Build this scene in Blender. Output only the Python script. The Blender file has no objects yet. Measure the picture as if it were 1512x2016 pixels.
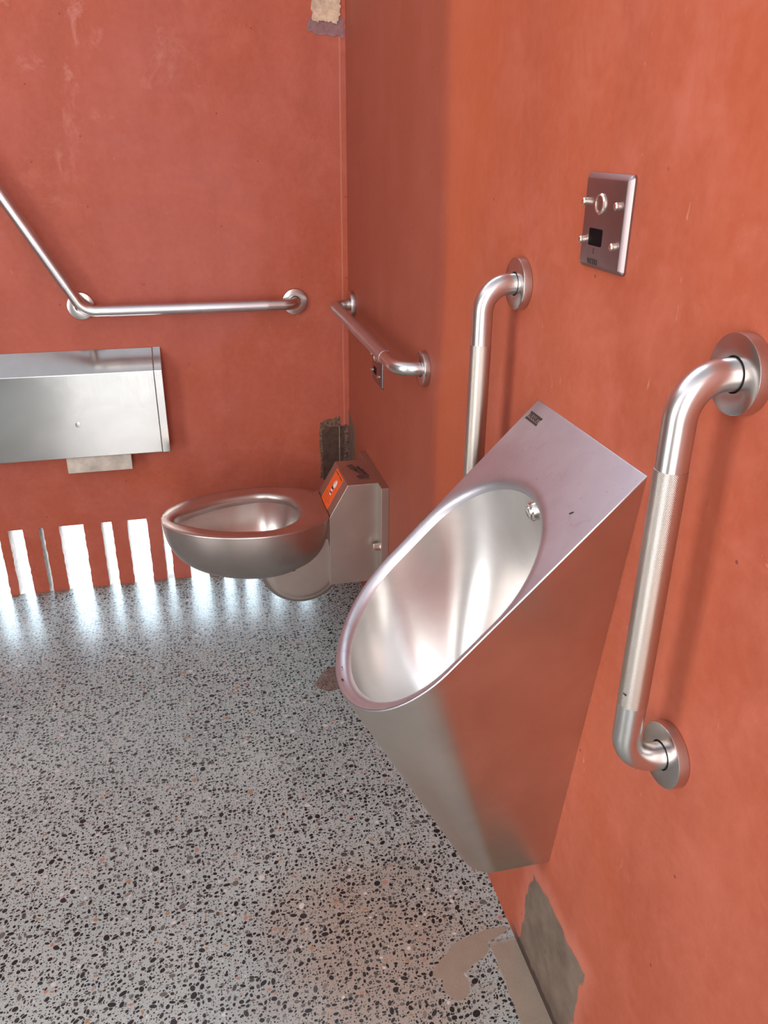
import bpy, bmesh, math, random
from mathutils import Vector, Matrix
random.seed(7)
PI = math.pi
scene = bpy.context.scene
col = scene.collection

# ------------------------------------------------------------------ camera
CAM = Vector((-0.46124, -2.32692, 1.26022))
YAW, PITCH, ROLL, FPX = 0.24157, 0.42944, 0.00874, 1590.996
f_ = Vector((math.sin(YAW)*math.cos(PITCH), math.cos(YAW)*math.cos(PITCH), -math.sin(PITCH)))
r_ = Vector((math.cos(YAW), -math.sin(YAW), 0.0))
u_ = r_.cross(f_)
cr, sr = math.cos(ROLL), math.sin(ROLL)
R_, U_ = cr*r_ + sr*u_, -sr*r_ + cr*u_
cam_data = bpy.data.cameras.new('camera')
cam_data.sensor_fit = 'VERTICAL'
cam_data.sensor_height = 32.0
cam_data.lens = 32.0*FPX/2016.0
cam_data.clip_start = 0.02
cam = bpy.data.objects.new('camera', cam_data)
col.objects.link(cam)
M = Matrix((R_, U_, -f_)).transposed().to_4x4()
M.translation = CAM
cam.matrix_world = M
scene.camera = cam

# ------------------------------------------------------------------ sky, exposure
SKY_STRENGTH = 0.75
MIDSKY = 2.5
SKY_COLOR = (0.90, 0.92, 1.0)
HORIZON = 3.0
GLOW = 14.0
GLOW_COLOR = (0.66, 0.86, 1.0)
world = bpy.data.worlds.new('sky')
scene.world = world
world.use_nodes = True
wn = world.node_tree.nodes
wl = world.node_tree.links
wn.clear()
wo = wn.new('ShaderNodeOutputWorld')
wb = wn.new('ShaderNodeBackground')
tcw = wn.new('ShaderNodeTexCoord')
sepw = wn.new('ShaderNodeSeparateXYZ')
wl.new(tcw.outputs['Generated'], sepw.inputs[0])
rampw = wn.new('ShaderNodeValToRGB')
rampw.color_ramp.elements[0].color = (*[c*HORIZON/20 for c in SKY_COLOR], 1)
rampw.color_ramp.elements[1].color = (*[c*SKY_STRENGTH/20 for c in SKY_COLOR], 1)
rampw.color_ramp.elements[1].position = 0.93
midw = rampw.color_ramp.elements.new(0.60)
midw.color = (*[c*MIDSKY/20 for c in SKY_COLOR], 1)
wl.new(sepw.outputs[2], rampw.inputs[0])
# the bright side of the sky, low beyond the back wall
dotw = wn.new('ShaderNodeVectorMath')
dotw.operation = 'DOT_PRODUCT'
wl.new(tcw.outputs['Generated'], dotw.inputs[0])
dotw.inputs[1].default_value = (0.0, 0.92, 0.39)
glow = wn.new('ShaderNodeValToRGB')
glow.color_ramp.elements[0].position = 0.70
glow.color_ramp.elements[0].color = (0, 0, 0, 1)
glow.color_ramp.elements[1].position = 0.95
glow.color_ramp.elements[1].color = (*[c*GLOW/20 for c in GLOW_COLOR], 1)
wl.new(dotw.outputs['Value'], glow.inputs[0])
addw = wn.new('ShaderNodeMix')
addw.data_type = 'RGBA'
addw.blend_type = 'ADD'
addw.inputs[0].default_value = 1.0
wl.new(rampw.outputs[0], addw.inputs[6])
wl.new(glow.outputs[0], addw.inputs[7])
wl.new(addw.outputs[2], wb.inputs['Color'])
wb.inputs['Strength'].default_value = 20.0
wl.new(wb.outputs[0], wo.inputs[0])
scene.view_settings.view_transform = 'Standard'
scene.view_settings.look = 'None'
scene.view_settings.gamma = 1.0
scene.view_settings.use_curve_mapping = False
scene.view_settings.exposure = -0.22


def area_light(name, loc, target, sx, sy, power, color):
    d = bpy.data.lights.new(name, 'AREA')
    d.shape = 'RECTANGLE'
    d.size, d.size_y, d.energy, d.color = sx, sy, power, color
    o = bpy.data.objects.new(name, d)
    col.objects.link(o)
    o.location = loc
    o.rotation_euler = (Vector(target)-Vector(loc)).to_track_quat('-Z', 'Y').to_euler()
    return o


# daylight through the doorway behind the photographer
area_light('doorway_daylight', (-0.82, -3.03, 1.12), (-0.75, -0.6, 0.75), 0.86, 2.0, 24.0, (1.0, 0.97, 0.92))
area_light('added_side_light', (-2.28, -2.25, 1.12), (-0.2, -1.7, 0.85), 0.75, 1.9, 28.0, (1.0, 0.98, 0.95))  # added lamp at an unseen side opening, casts the bar shadows


# ------------------------------------------------------------------ node helpers
class NT:
    def __init__(self, name):
        self.m = bpy.data.materials.new(name)
        self.m.use_nodes = True
        self.t = self.m.node_tree
        self.b = self.t.nodes['Principled BSDF']
        tc = self.t.nodes.new('ShaderNodeTexCoord')
        self.obj = tc.outputs['Object']
        self.uv = tc.outputs['UV']
        g = self.t.nodes.new('ShaderNodeNewGeometry')
        self.pos = g.outputs['Position']

    def set(self, k, v):
        if hasattr(v, 'is_linked') or isinstance(v, bpy.types.NodeSocket):
            self.t.links.new(v, self.b.inputs[k])
        else:
            self.b.inputs[k].default_value = v

    def inp(self, node, i, v):
        if isinstance(v, bpy.types.NodeSocket):
            self.t.links.new(v, node.inputs[i])
        elif v is not None:
            node.inputs[i].default_value = v

    def math(self, op, a, b=None, c=None, clamp=False):
        n = self.t.nodes.new('ShaderNodeMath')
        n.operation = op
        n.use_clamp = clamp
        self.inp(n, 0, a)
        if b is not None: self.inp(n, 1, b)
        if c is not None: self.inp(n, 2, c)
        return n.outputs[0]

    def mapping(self, v, loc=(0, 0, 0), rot=(0, 0, 0), scale=(1, 1, 1)):
        n = self.t.nodes.new('ShaderNodeMapping')
        self.inp(n, 0, v)
        n.inputs['Location'].default_value = loc
        n.inputs['Rotation'].default_value = rot
        n.inputs['Scale'].default_value = scale
        return n.outputs[0]

    def noise(self, v, scale, detail=4, rough=0.5, dist=0.0, out='Fac'):
        n = self.t.nodes.new('ShaderNodeTexNoise')
        self.inp(n, 'Vector', v)
        n.inputs['Scale'].default_value = scale
        n.inputs['Detail'].default_value = detail
        n.inputs['Roughness'].default_value = rough
        n.inputs['Distortion'].default_value = dist
        return n.outputs[out]

    def voronoi(self, v, scale, rnd=1.0):
        n = self.t.nodes.new('ShaderNodeTexVoronoi')
        n.voronoi_dimensions = '2D'
        self.inp(n, 'Vector', v)
        n.inputs['Scale'].default_value = scale
        n.inputs['Randomness'].default_value = rnd
        return n.outputs['Distance'], n.outputs['Color']

    def ramp(self, fac, stops, interp='LINEAR'):
        n = self.t.nodes.new('ShaderNodeValToRGB')
        self.inp(n, 0, fac)
        cr = n.color_ramp
        cr.interpolation = interp
        while len(cr.elements) > 1: cr.elements.remove(cr.elements[-1])
        for i, (p, c) in enumerate(stops):
            e = cr.elements[0] if i == 0 else cr.elements.new(p)
            e.position = p
            e.color = c if len(c) == 4 else (*c, 1)
        return n.outputs[0]

    def step(self, v, lo, hi):
        n = self.t.nodes.new('ShaderNodeMapRange')
        n.clamp = True
        self.inp(n, 0, v)
        n.inputs[1].default_value = lo
        n.inputs[2].default_value = hi
        return n.outputs[0]

    def mix(self, fac, a, b, mode='MIX'):
        n = self.t.nodes.new('ShaderNodeMix')
        n.data_type = 'RGBA'
        n.blend_type = mode
        self.inp(n, 0, fac)
        self.inp(n, 6, a if isinstance(a, bpy.types.NodeSocket) else (*a[:3], 1))
        self.inp(n, 7, b if isinstance(b, bpy.types.NodeSocket) else (*b[:3], 1))
        return n.outputs[2]

    def sep(self, v):
        n = self.t.nodes.new('ShaderNodeSeparateXYZ')
        self.inp(n, 0, v)
        return n.outputs

    def comb(self, x, y, z=0.0):
        n = self.t.nodes.new('ShaderNodeCombineXYZ')
        self.inp(n, 0, x); self.inp(n, 1, y); self.inp(n, 2, z)
        return n.outputs[0]

    def vadd(self, a, b, s=1.0):
        n = self.t.nodes.new('ShaderNodeVectorMath')
        n.operation = 'MULTIPLY_ADD'
        self.inp(n, 0, b)
        n.inputs[1].default_value = (s, s, s)
        self.inp(n, 2, a)
        return n.outputs[0]

    def sepc(self, c):
        n = self.t.nodes.new('ShaderNodeSeparateColor')
        self.inp(n, 0, c)
        return n.outputs

    def bump(self, h, strength=0.2, dist=0.001, normal=None):
        n = self.t.nodes.new('ShaderNodeBump')
        n.inputs['Strength'].default_value = strength
        n.inputs['Distance'].default_value = dist
        self.inp(n, 'Height', h)
        if normal is not None: self.inp(n, 'Normal', normal)
        self.t.links.new(n.outputs[0], self.b.inputs['Normal'])
        return n.outputs[0]


def box_mask(nt, a, b, a0, a1, b0, b1, soft):
    """1 inside the rectangle a0..a1, b0..b1 with soft edges"""
    m = nt.math('MULTIPLY', nt.step(a, a0-soft, a0+soft), nt.step(a, a1+soft, a1-soft))
    m2 = nt.math('MULTIPLY', nt.step(b, b0-soft, b0+soft), nt.step(b, b1+soft, b1-soft))
    return nt.math('MULTIPLY', m, m2)


# ------------------------------------------------------------------ materials
def plaster(name, kind):
    n = NT(name)
    p = n.obj
    big = n.noise(p, 1.6, 5, 0.6, 0.6)
    st = n.noise(n.mapping(p, scale=(5, 5, 1.1)), 1.5, 5, 0.6, 0.4)
    mid = n.noise(p, 9, 6, 0.65, 0.3)
    fine = n.noise(p, 60, 5, 0.7)
    if kind == 'back':
        c = n.mix(n.step(big, 0.38, 0.66), (0.41, 0.077, 0.034), (0.42, 0.102, 0.074))
    else:
        c = n.mix(n.step(big, 0.35, 0.65), (0.39, 0.074, 0.028), (0.41, 0.098, 0.052))
    c = n.mix(n.math('MULTIPLY', n.step(st, 0.42, 0.70), 0.65), c, (0.34, 0.068, 0.035))
    c = n.mix(n.math('MULTIPLY', n.step(mid, 0.48, 0.74), 0.6), c, (0.50, 0.132, 0.085))
    c = n.mix(n.math('MULTIPLY', n.step(fine, 0.35, 0.7), 0.20), c, (0.54, 0.17, 0.10))
    sx, sy, sz = n.sep(p)
    if kind == 'back':
        # pale bloom drifting down from the upper left
        bl = n.noise(n.mapping(p, loc=(3.1, 0, 1.7), rot=(0, 0.5, 0)), 7.5, 6, 0.72, 0.8)
        up = n.math('MULTIPLY', n.step(sz, 0.95, 1.45), n.step(sx, -0.25, -0.7))
        c = n.mix(n.math('MULTIPLY', n.math('MULTIPLY', n.step(bl, 0.55, 0.72), up), 0.7), c, (0.62, 0.27, 0.22))
        # hairline joint beside the corner
        jn = n.math('ADD', sx, n.math('MULTIPLY', n.math('SUBTRACT', n.noise(p, 5), 0.5), 0.006))
        line = n.math('MULTIPLY', n.step(jn, -0.0185, -0.0165), n.step(jn, -0.0130, -0.0150))
        c = n.mix(n.math('MULTIPLY', line, 0.55), c, (0.56, 0.22, 0.15))
    else:
        # upright band of brighter orange
        wob = n.math('MULTIPLY', n.math('SUBTRACT', n.noise(n.mapping(p, scale=(1, 1, 0.5)), 3.0, 4), 0.5), 0.16)
        yy = n.math('ADD', sy, wob)
        band = n.math('MULTIPLY', n.step(yy, -0.875, -0.91), n.step(yy, -1.12, -1.0))
        c = n.mix(n.math('MULTIPLY', band, 0.50), c, (0.50, 0.112, 0.042))
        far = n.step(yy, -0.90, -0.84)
        c = n.mix(n.math('MULTIPLY', far, 0.60), c, (0.27, 0.068, 0.042))  # shade towards the corner put into the colour of the far part
        # bare concrete showing low down beside the urinal
        nn = n.math('MULTIPLY', n.math('SUBTRACT', n.noise(p, 14, 5, 0.6), 0.5), 0.05)
        y2 = n.math('ADD', sy, nn)
        z2 = n.math('ADD', sz, nn)
        lean = n.math('ADD', y2, n.math('MULTIPLY', z2, 0.10))
        m = n.math('MULTIPLY', n.step(lean, -1.448, -1.452), n.step(lean, -1.636, -1.632))
        m = n.math('MULTIPLY', m, n.step(n.math('SUBTRACT', z2, n.math('MULTIPLY', n.math('ADD', y2, 1.55), 0.0)), 0.205, 0.20))
        conc = n.mix(n.step(n.noise(p, 18, 5, 0.65), 0.35, 0.7), (0.13, 0.095, 0.07), (0.23, 0.17, 0.13))
        rim = n.math('MULTIPLY', n.step(lean, -1.42, -1.448), n.step(lean, -1.668, -1.640))
        rim = n.math('MULTIPLY', rim, n.step(z2, 0.235, 0.215))
        c = n.mix(n.math('MULTIPLY', rim, 0.45), c, (0.60, 0.20, 0.14))
        c = n.mix(m, c, conc)
        pit = n.math('MULTIPLY', m, n.step(n.noise(n.mapping(p, scale=(1, 1, 0.35)), 60, 2), 0.70, 0.74))
        c = n.mix(pit, c, (0.02, 0.015, 0.012))
        # open dirty joint at the foot of the wall
        jh = n.math('ADD', sz, n.math('MULTIPLY', n.math('SUBTRACT', n.noise(p, 70, 4), 0.5), 0.02))
        jm = n.math('MULTIPLY', n.step(jh, 0.021, 0.015), n.step(sy, -1.41, -1.45))
        c = n.mix(jm, c, (0.015, 0.012, 0.010))
        dirt = n.math('MULTIPLY', n.step(jh, 0.045, 0.020), n.step(sy, -1.41, -1.45))
        c = n.mix(n.math('MULTIPLY', dirt, 0.5), c, (0.10, 0.065, 0.05))
    # pinholes and light scuffs
    d, cc = n.voronoi(n.comb(n.math('ADD', sx, sy), sz), 9)
    spot = n.math('MULTIPLY', n.step(d, 0.022, 0.014), n.step(n.sepc(cc)[0], 0.80, 0.81))
    c = n.mix(n.math('MULTIPLY', spot, 0.7), c, (0.10, 0.03, 0.02))
    sc = n.noise(n.mapping(p, rot=(0.3, 0.5, 0.2), scale=(3, 3, 0.8)), 30, 3, 0.6, 1.5)
    c = n.mix(n.math('MULTIPLY', n.step(sc, 0.71, 0.76), 0.35), c, (0.66, 0.33, 0.24))
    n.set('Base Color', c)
    n.set('Roughness', n.math('ADD', 0.50, n.math('MULTIPLY', mid, 0.18)))
    n.set('Specular IOR Level', 0.35)
    h = n.math('ADD', n.math('MULTIPLY', big, 0.5), n.math('ADD', n.math('MULTIPLY', mid, 0.25), n.math('MULTIPLY', fine, 0.06)))
    n.bump(h, 0.35, 0.02)
    return n.m


def terrazzo():
    n = NT('exposed_aggregate_concrete')
    p = n.obj
    sx, sy, sz = n.sep(p)
    wn_ = n.noise(p, 55, 0, 0.5, out='Color')
    base = n.mix(n.step(n.noise(p, 3.0, 4, 0.6), 0.35, 0.68), (0.34, 0.41, 0.41), (0.43, 0.49, 0.475))
    grit = n.noise(p, 420, 3, 0.7)
    base = n.mix(n.math('MULTIPLY', n.step(grit, 0.52, 0.70), 0.55), base, (0.62, 0.62, 0.60))
    base = n.mix(n.math('MULTIPLY', n.step(grit, 0.46, 0.34), 0.45), base, (0.16, 0.16, 0.16))
    # sandy stain by the right wall, with the wall's bounce light painted in
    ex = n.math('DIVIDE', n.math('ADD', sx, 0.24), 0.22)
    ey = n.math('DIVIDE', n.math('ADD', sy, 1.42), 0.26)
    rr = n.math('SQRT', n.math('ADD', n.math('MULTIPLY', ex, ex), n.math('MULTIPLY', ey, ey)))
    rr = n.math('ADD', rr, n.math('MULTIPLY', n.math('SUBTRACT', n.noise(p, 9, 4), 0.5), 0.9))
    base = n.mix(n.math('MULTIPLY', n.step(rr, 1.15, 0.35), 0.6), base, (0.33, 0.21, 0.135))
    c = base
    # smooth trowelled patches without stones
    def blob(cx, cy, rx, ry, rot=0.0, amp=0.7, ns=22):
        q = n.mapping(p, loc=(0, 0, 0))
        dx = n.math('SUBTRACT', sx, cx)
        dy = n.math('SUBTRACT', sy, cy)
        a = n.math('DIVIDE', n.math('ADD', n.math('MULTIPLY', dx, math.cos(rot)), n.math('MULTIPLY', dy, math.sin(rot))), rx)
        b = n.math('DIVIDE', n.math('SUBTRACT', n.math('MULTIPLY', dy, math.cos(rot)), n.math('MULTIPLY', dx, math.sin(rot))), ry)
        r = n.math('SQRT', n.math('ADD', n.math('MULTIPLY', a, a), n.math('MULTIPLY', b, b)))
        r = n.math('ADD', r, n.math('MULTIPLY', n.math('SUBTRACT', n.noise(q, ns, 4), 0.5), amp))
        return n.step(r, 1.03, 0.97)
    patch = n.math('MAXIMUM', blob(-0.105, -1.455, 0.062, 0.022, 0.35), blob(-0.128, -1.495, 0.022, 0.026, 0.0))
    patch = n.math('MAXIMUM', patch, blob(-0.06, -1.425, 0.055, 0.012, 0.15))
    wobx = n.math('ADD', sx, n.math('MULTIPLY', n.math('SUBTRACT', n.noise(p, 25, 3), 0.5), 0.014))
    strip = n.math('MULTIPLY', n.step(wobx, -0.049, -0.046), n.step(sy, -1.43, -1.445))
    patch = n.math('MAXIMUM', patch, strip)
    rust = blob(-0.13, -0.62, 0.09, 0.055, 0.3, 0.9, 12)
    keep = n.math('SUBTRACT', 1.0, patch)
    hgt = None
    pw = n.vadd(p, wn_, 0.0020)

    def stones(sc, off, dens, r0, r1, power, rmin_ratio, palette):
        """one pebble per cell, each an ellipse with its own size and direction"""
        q = n.mapping(pw, loc=off)
        v = n.t.nodes.new('ShaderNodeTexVoronoi')
        v.voronoi_dimensions = '2D'
        n.inp(v, 'Vector', q)
        v.inputs['Scale'].default_value = sc
        v.inputs['Randomness'].default_value = 0.82
        r, g, b = n.sepc(v.outputs['Color'])[:3]
        qx, qy, _ = n.sep(q)
        vx, vy, _ = n.sep(v.outputs['Position'])
        dx = n.math('MULTIPLY', n.math('SUBTRACT', qx, vx), sc)
        dy = n.math('MULTIPLY', n.math('SUBTRACT', qy, vy), sc)
        ang = n.math('ADD', n.math('MULTIPLY', n.math('FRACT', n.math('MULTIPLY', g, 7.31)), 2.4), -0.5)
        ca_, sa_ = n.math('COSINE', ang), n.math('SINE', ang)
        uu = n.math('ADD', n.math('MULTIPLY', dx, ca_), n.math('MULTIPLY', dy, sa_))
        vv = n.math('SUBTRACT', n.math('MULTIPLY', dy, ca_), n.math('MULTIPLY', dx, sa_))
        kk = n.math('MULTIPLY_ADD', n.math('FRACT', n.math('MULTIPLY', b, 5.17)), 1.1, 1.15)
        vv = n.math('MULTIPLY', vv, kk)
        d = n.math('SQRT', n.math('ADD', n.math('MULTIPLY', uu, uu), n.math('MULTIPLY', vv, vv)))
        rad = n.math('MULTIPLY_ADD', n.math('POWER', r, power), r1-r0, r0)
        rad = n.math('SUBTRACT', rad, n.math('MULTIPLY', n.step(g, dens, dens+0.001), 2.0))
        diff = n.math('SUBTRACT', rad, d)
        return diff, n.ramp(b, palette, 'CONSTANT')

    pal = [(0.0, (0.010, 0.015, 0.017)), (0.40, (0.020, 0.028, 0.029)), (0.60, (0.055, 0.066, 0.063)),
           (0.78, (0.12, 0.125, 0.11)), (0.90, (0.20, 0.18, 0.15)), (0.955, (0.36, 0.21, 0.11)),
           (0.970, (0.40, 0.22, 0.17)), (0.982, (0.60, 0.58, 0.55))]
    fine_d, fine_c = stones(205, (4.7, 3.1, 0), 0.84, 0.12, 0.44, 1.1, 1, pal)
    mid_d, mid_c = stones(104, (1.7, 2.1, 0), 0.88, 0.17, 0.50, 0.95, 1, pal)
    big_d, big_c = stones(62, (0.3, 0.1, 0), 0.50, 0.15, 0.44, 1.5, 1, pal)
    mid_ok = n.step(big_d, -0.05, -0.08)
    fine_ok = n.math('MULTIPLY', n.step(mid_d, -0.10, -0.14), n.step(big_d, -0.04, -0.06))
    c = n.mix(n.math('MULTIPLY', n.math('MULTIPLY', n.step(fine_d, 0.0, 0.04), fine_ok), keep), c, fine_c)
    c = n.mix(n.math('MULTIPLY', n.math('MULTIPLY', n.step(mid_d, 0.0, 0.03), mid_ok), keep), c, mid_c)
    c = n.mix(n.math('MULTIPLY', n.step(big_d, 0.0, 0.02), keep), c, big_c)
    c = n.mix(n.math('MULTIPLY', patch, 0.9), c, n.mix(n.noise(p, 30, 5, 0.7), (0.25, 0.19, 0.14), (0.36, 0.29, 0.22)))
    c = n.mix(n.math('MULTIPLY', rust, 0.75), c, (0.16, 0.075, 0.05))
    # grey cement haze along the back wall
    c = n.mix(n.math('MULTIPLY', n.step(n.math('ADD', sy, n.math('MULTIPLY', n.noise(p, 30), 0.02)), -0.012, 0.004), 0.8), c, (0.22, 0.17, 0.15))
    n.set('Base Color', c)
    n.set('Roughness', n.math('ADD', 0.15, n.math('MULTIPLY', n.noise(p, 300, 3), 0.22)))
    n.set('Specular IOR Level', 0.6)
    n.bump(n.noise(p, 350, 3), 0.12, 0.001)
    return n.m


def steel(name, base=(0.60, 0.57, 0.55), rough=0.30, aniso=0.0, brush=None, bump=0.03, spots=False, var=0.06, uvbrush=False):
    n = NT(name)
    src = n.uv if uvbrush else n.obj
    bs = brush or (400, 400, 8)
    g = n.noise(n.mapping(src, scale=bs), 1.0, 3, 0.6)
    blot = n.noise(n.obj, 9, 4, 0.6, 0.5)
    c = n.mix(n.step(blot, 0.35, 0.7), tuple(v*0.93 for v in base), tuple(min(1, v*1.06) for v in base))
    if spots:
        sp = n.noise(n.obj, 26, 5, 0.7, 1.2)
        c = n.mix(n.math('MULTIPLY', n.step(sp, 0.60, 0.64), 0.20), c, (0.34, 0.27, 0.28))
        pt = n.noise(n.obj, 13, 3, 0.5, 1.6)
        c = n.mix(n.math('MULTIPLY', n.step(pt, 0.50, 0.56), 0.08), c, (0.36, 0.30, 0.36))
        sm = n.noise(n.obj, 240, 2, 0.5)
        c = n.mix(n.math('MULTIPLY', n.step(sm, 0.72, 0.75), 0.4), c, (0.12, 0.09, 0.09))
    n.set('Base Color', c)
    n.set('Metallic', 1.0)
    n.set('Roughness', n.math('ADD', rough-var, n.math('ADD', n.math('MULTIPLY', g, var), n.math('MULTIPLY', blot, var))))
    if aniso:
        n.set('Anisotropic', aniso)
    if bump:
        n.bump(g, bump, 0.0006)
    return n.m


def knurled(name, nu, nv):
    n = NT(name)
    u, v, w = n.sep(n.uv)
    a = n.math('MULTIPLY', u, nu*PI*2)
    b = n.math('MULTIPLY', v, nv*PI*2)
    h = n.math('MULTIPLY', n.math('ABSOLUTE', n.math('SINE', n.math('ADD', a, b))), n.math('ABSOLUTE', n.math('SINE', n.math('SUBTRACT', a, b))))
    n.set('Base Color', n.mix(n.step(h, 0.0, 0.45), (0.36, 0.30, 0.26), (0.72, 0.65, 0.59)))
    n.set('Metallic', 1.0)
    n.set('Roughness', 0.28)
    n.bump(h, 0.40, 0.0005)
    return n.m


def flat(name, colr, rough=0.6, metal=0.0, noise=0.0, ns=60):
    n = NT(name)
    if noise:
        f = n.noise(n.obj, ns, 5, 0.65)
        c = n.mix(n.step(f, 0.3, 0.72), tuple(max(0, v*(1-noise)) for v in colr), tuple(min(1, v*(1+noise)) for v in colr))
        n.set('Base Color', c)
        n.bump(f, 0.3, 0.002)
    else:
        n.set('Base Color', (*colr, 1))
    n.set('Roughness', rough)
    n.set('Metallic', metal)
    return n.m


M_BACK = plaster('red_polished_plaster_back', 'back')
M_RIGHT = plaster('red_polished_plaster_right', 'right')
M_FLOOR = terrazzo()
M_TUBE = steel('satin_steel_tube', (0.66, 0.63, 0.61), 0.29, bump=0, var=0.015)
M_FLANGE = steel('satin_steel_flange', (0.58, 0.54, 0.52), 0.24, bump=0, var=0.015)
M_KNURL = knurled('knurled_steel', 26, 62)
M_PEEN = steel('peened_steel', (0.62, 0.60, 0.61), 0.38, brush=(900, 900, 900), bump=0.10)
M_URINAL = steel('brushed_steel_urinal', (0.53, 0.51, 0.54), 0.43, brush=(14, 420, 14), bump=0.02, spots=True)
M_SHELL = steel('brushed_steel_shell', (0.66, 0.59, 0.53), 0.32, brush=(90, 90, 520), bump=0.02)
M_BASIN = steel('brushed_steel_basin', (0.80, 0.77, 0.74), 0.29, bump=0, var=0.012)
M_TOILET = steel('brushed_steel_toilet', (0.58, 0.50, 0.46), 0.36, brush=(20, 260, 60), bump=0.02)
M_CISTERN = steel('brushed_steel_cistern', (0.52, 0.45, 0.40), 0.42, brush=(20, 20, 300), bump=0.02)
M_DISP = steel('polished_steel_sheet', (0.68, 0.66, 0.64), 0.17, brush=(300, 6, 6), bump=0.01)
M_CHROME = steel('chrome', (0.85, 0.82, 0.78), 0.10, bump=0)
M_BRASS = steel('pale_nickel', (0.85, 0.78, 0.68), 0.22, bump=0)
M_PLATE = steel('dull_stainless_plate', (0.36, 0.28, 0.28), 0.36, brush=(300, 300, 12), bump=0.02)
M_BLACK = flat('black_glass', (0.002, 0.002, 0.003), 0.5)
M_BLACK.node_tree.nodes['Principled BSDF'].inputs['Specular IOR Level'].default_value = 0.1
M_DARK = flat('dark_print', (0.03, 0.022, 0.02), 0.6)
M_GAP = flat('dark_gap', (0.01, 0.01, 0.01), 0.8)
M_ORANGE = flat('orange_sticker', (0.85, 0.12, 0.02), 0.45)
M_WHITE = flat('white_print', (0.8, 0.78, 0.8), 0.5)
M_STONE = flat('beige_mortar', (0.56, 0.40, 0.28), 0.85, noise=0.4, ns=45)
M_STONE2 = flat('grey_mauve_mortar', (0.26, 0.13, 0.13), 0.8, noise=0.3)
M_BRICK = flat('dark_bare_masonry', (0.075, 0.038, 0.024), 0.8, noise=0.45, ns=50)
M_RAW = flat('brown_bare_render', (0.15, 0.085, 0.06), 0.75, noise=0.2, ns=40)
M_CRUMB = flat('crumbled_render', (0.16, 0.085, 0.055), 0.9, noise=0.9, ns=110)
M_BLOCK = flat('scuffed_pale_metal_block', (0.52, 0.46, 0.39), 0.6, noise=0.25, ns=25)
M_OUT = flat('pale_outdoor_concrete', (0.72, 0.70, 0.66), 0.8, noise=0.05)
M_LEFT = flat('grey_concrete', (0.24, 0.25, 0.23), 0.7, noise=0.1, ns=3)
M_LEAF = flat('dark_added_leaf', (0.07, 0.08, 0.08), 0.5)
M_RESIDUE = flat('glue_residue', (0.10, 0.05, 0.045), 0.5, noise=0.5, ns=60)


# ------------------------------------------------------------------ mesh helpers
ORG = {}


def thing(name, loc, label=None, cat=None, group=None):
    o = bpy.data.objects.new(name, None)
    o.empty_display_size = 0.05
    o.location = loc
    col.objects.link(o)
    ORG[o] = Vector(loc)
    if label: o['label'] = label
    if cat: o['category'] = cat
    if group: o['group'] = group
    return o


def mk(name, V, F, mat, parent=None, smooth=None, uv=None, kind=None, label=None):
    base = ORG[parent] if parent is not None else Vector((0, 0, 0))
    me = bpy.data.meshes.new(name)
    me.from_pydata([Vector(v)-base for v in V], [], F)
    bm = bmesh.new()
    bm.from_mesh(me)
    if not uv:
        bmesh.ops.remove_doubles(bm, verts=bm.verts, dist=1e-6)
    bmesh.ops.recalc_face_normals(bm, faces=bm.faces)
    bm.to_mesh(me)
    bm.free()
    if uv:
        lay = me.uv_layers.new(name='UVMap')
        for poly in me.polygons:
            for li in poly.loop_indices:
                vi = me.loops[li].vertex_index
                lay.data[li].uv = uv[vi] if isinstance(uv, list) else uv(vi)
    me.materials.append(mat)
    if smooth is not None:
        me.shade_smooth()
        me.set_sharp_from_angle(angle=math.radians(smooth))
    o = bpy.data.objects.new(name, me)
    col.objects.link(o)
    if parent is not None:
        o.parent = parent
        ORG[o] = base
    else:
        ORG[o] = Vector((0, 0, 0))
    if kind: o['kind'] = kind
    if label: o['label'] = label
    return o


def boxes(L):
    V, F = [], []
    for (x0, x1, y0, y1, z0, z1) in L:
        b = len(V)
        V += [(x, y, z) for x in (x0, x1) for y in (y0, y1) for z in (z0, z1)]
        F += [tuple(b+i for i in q) for q in ((0, 1, 3, 2), (4, 6, 7, 5), (0, 4, 5, 1), (2, 3, 7, 6), (0, 2, 6, 4), (1, 5, 7, 3))]
    return V, F


def bevel(o, w, seg=2, angle=30):
    m = o.modifiers.new('bevel', 'BEVEL')
    m.width = w
    m.segments = seg
    m.limit_method = 'ANGLE'
    m.angle_limit = math.radians(angle)
    m.harden_normals = False
    return o


def frame_of(axis):
    a = Vector(axis).normalized()
    h = Vector((0, 0, 1)) if abs(a.z) < 0.9 else Vector((1, 0, 0))
    u = a.cross(h).normalized()
    v = a.cross(u).normalized()
    return a, u, v


def lathe(c, axis, prof, n=48):
    """prof: list of (radius, height along axis); ends at radius 0 are closed"""
    a, u, v = frame_of(axis)
    c = Vector(c)
    V, F = [], []
    for r, h in prof:
        for i in range(n):
            t = 2*PI*i/n
            V.append(c+a*h+(u*math.cos(t)+v*math.sin(t))*r)
    for j in range(len(prof)-1):
        for i in range(n):
            k = (i+1) % n
            F.append((j*n+i, j*n+k, (j+1)*n+k, (j+1)*n+i))
    return V, F


def fillet(pts, rads, seg=14):
    pts = [Vector(p) for p in pts]
    out = [pts[0]]
    for i in range(1, len(pts)-1):
        p, a, b = pts[i], (pts[i-1]-pts[i]).normalized(), (pts[i+1]-pts[i]).normalized()
        r = rads[i-1]
        ang = a.angle(b)
        d = r/math.tan(ang/2)
        c = p+(a+b).normalized()*(r/math.sin(ang/2))
        s, e = p+a*d-c, p+b*d-c
        tot = s.angle(e)
        for k in range(seg+1):
            t = k/seg
            out.append(c+(s*math.sin((1-t)*tot)+e*math.sin(t*tot))/math.sin(tot))
    out.append(pts[-1])
    return out


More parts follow.
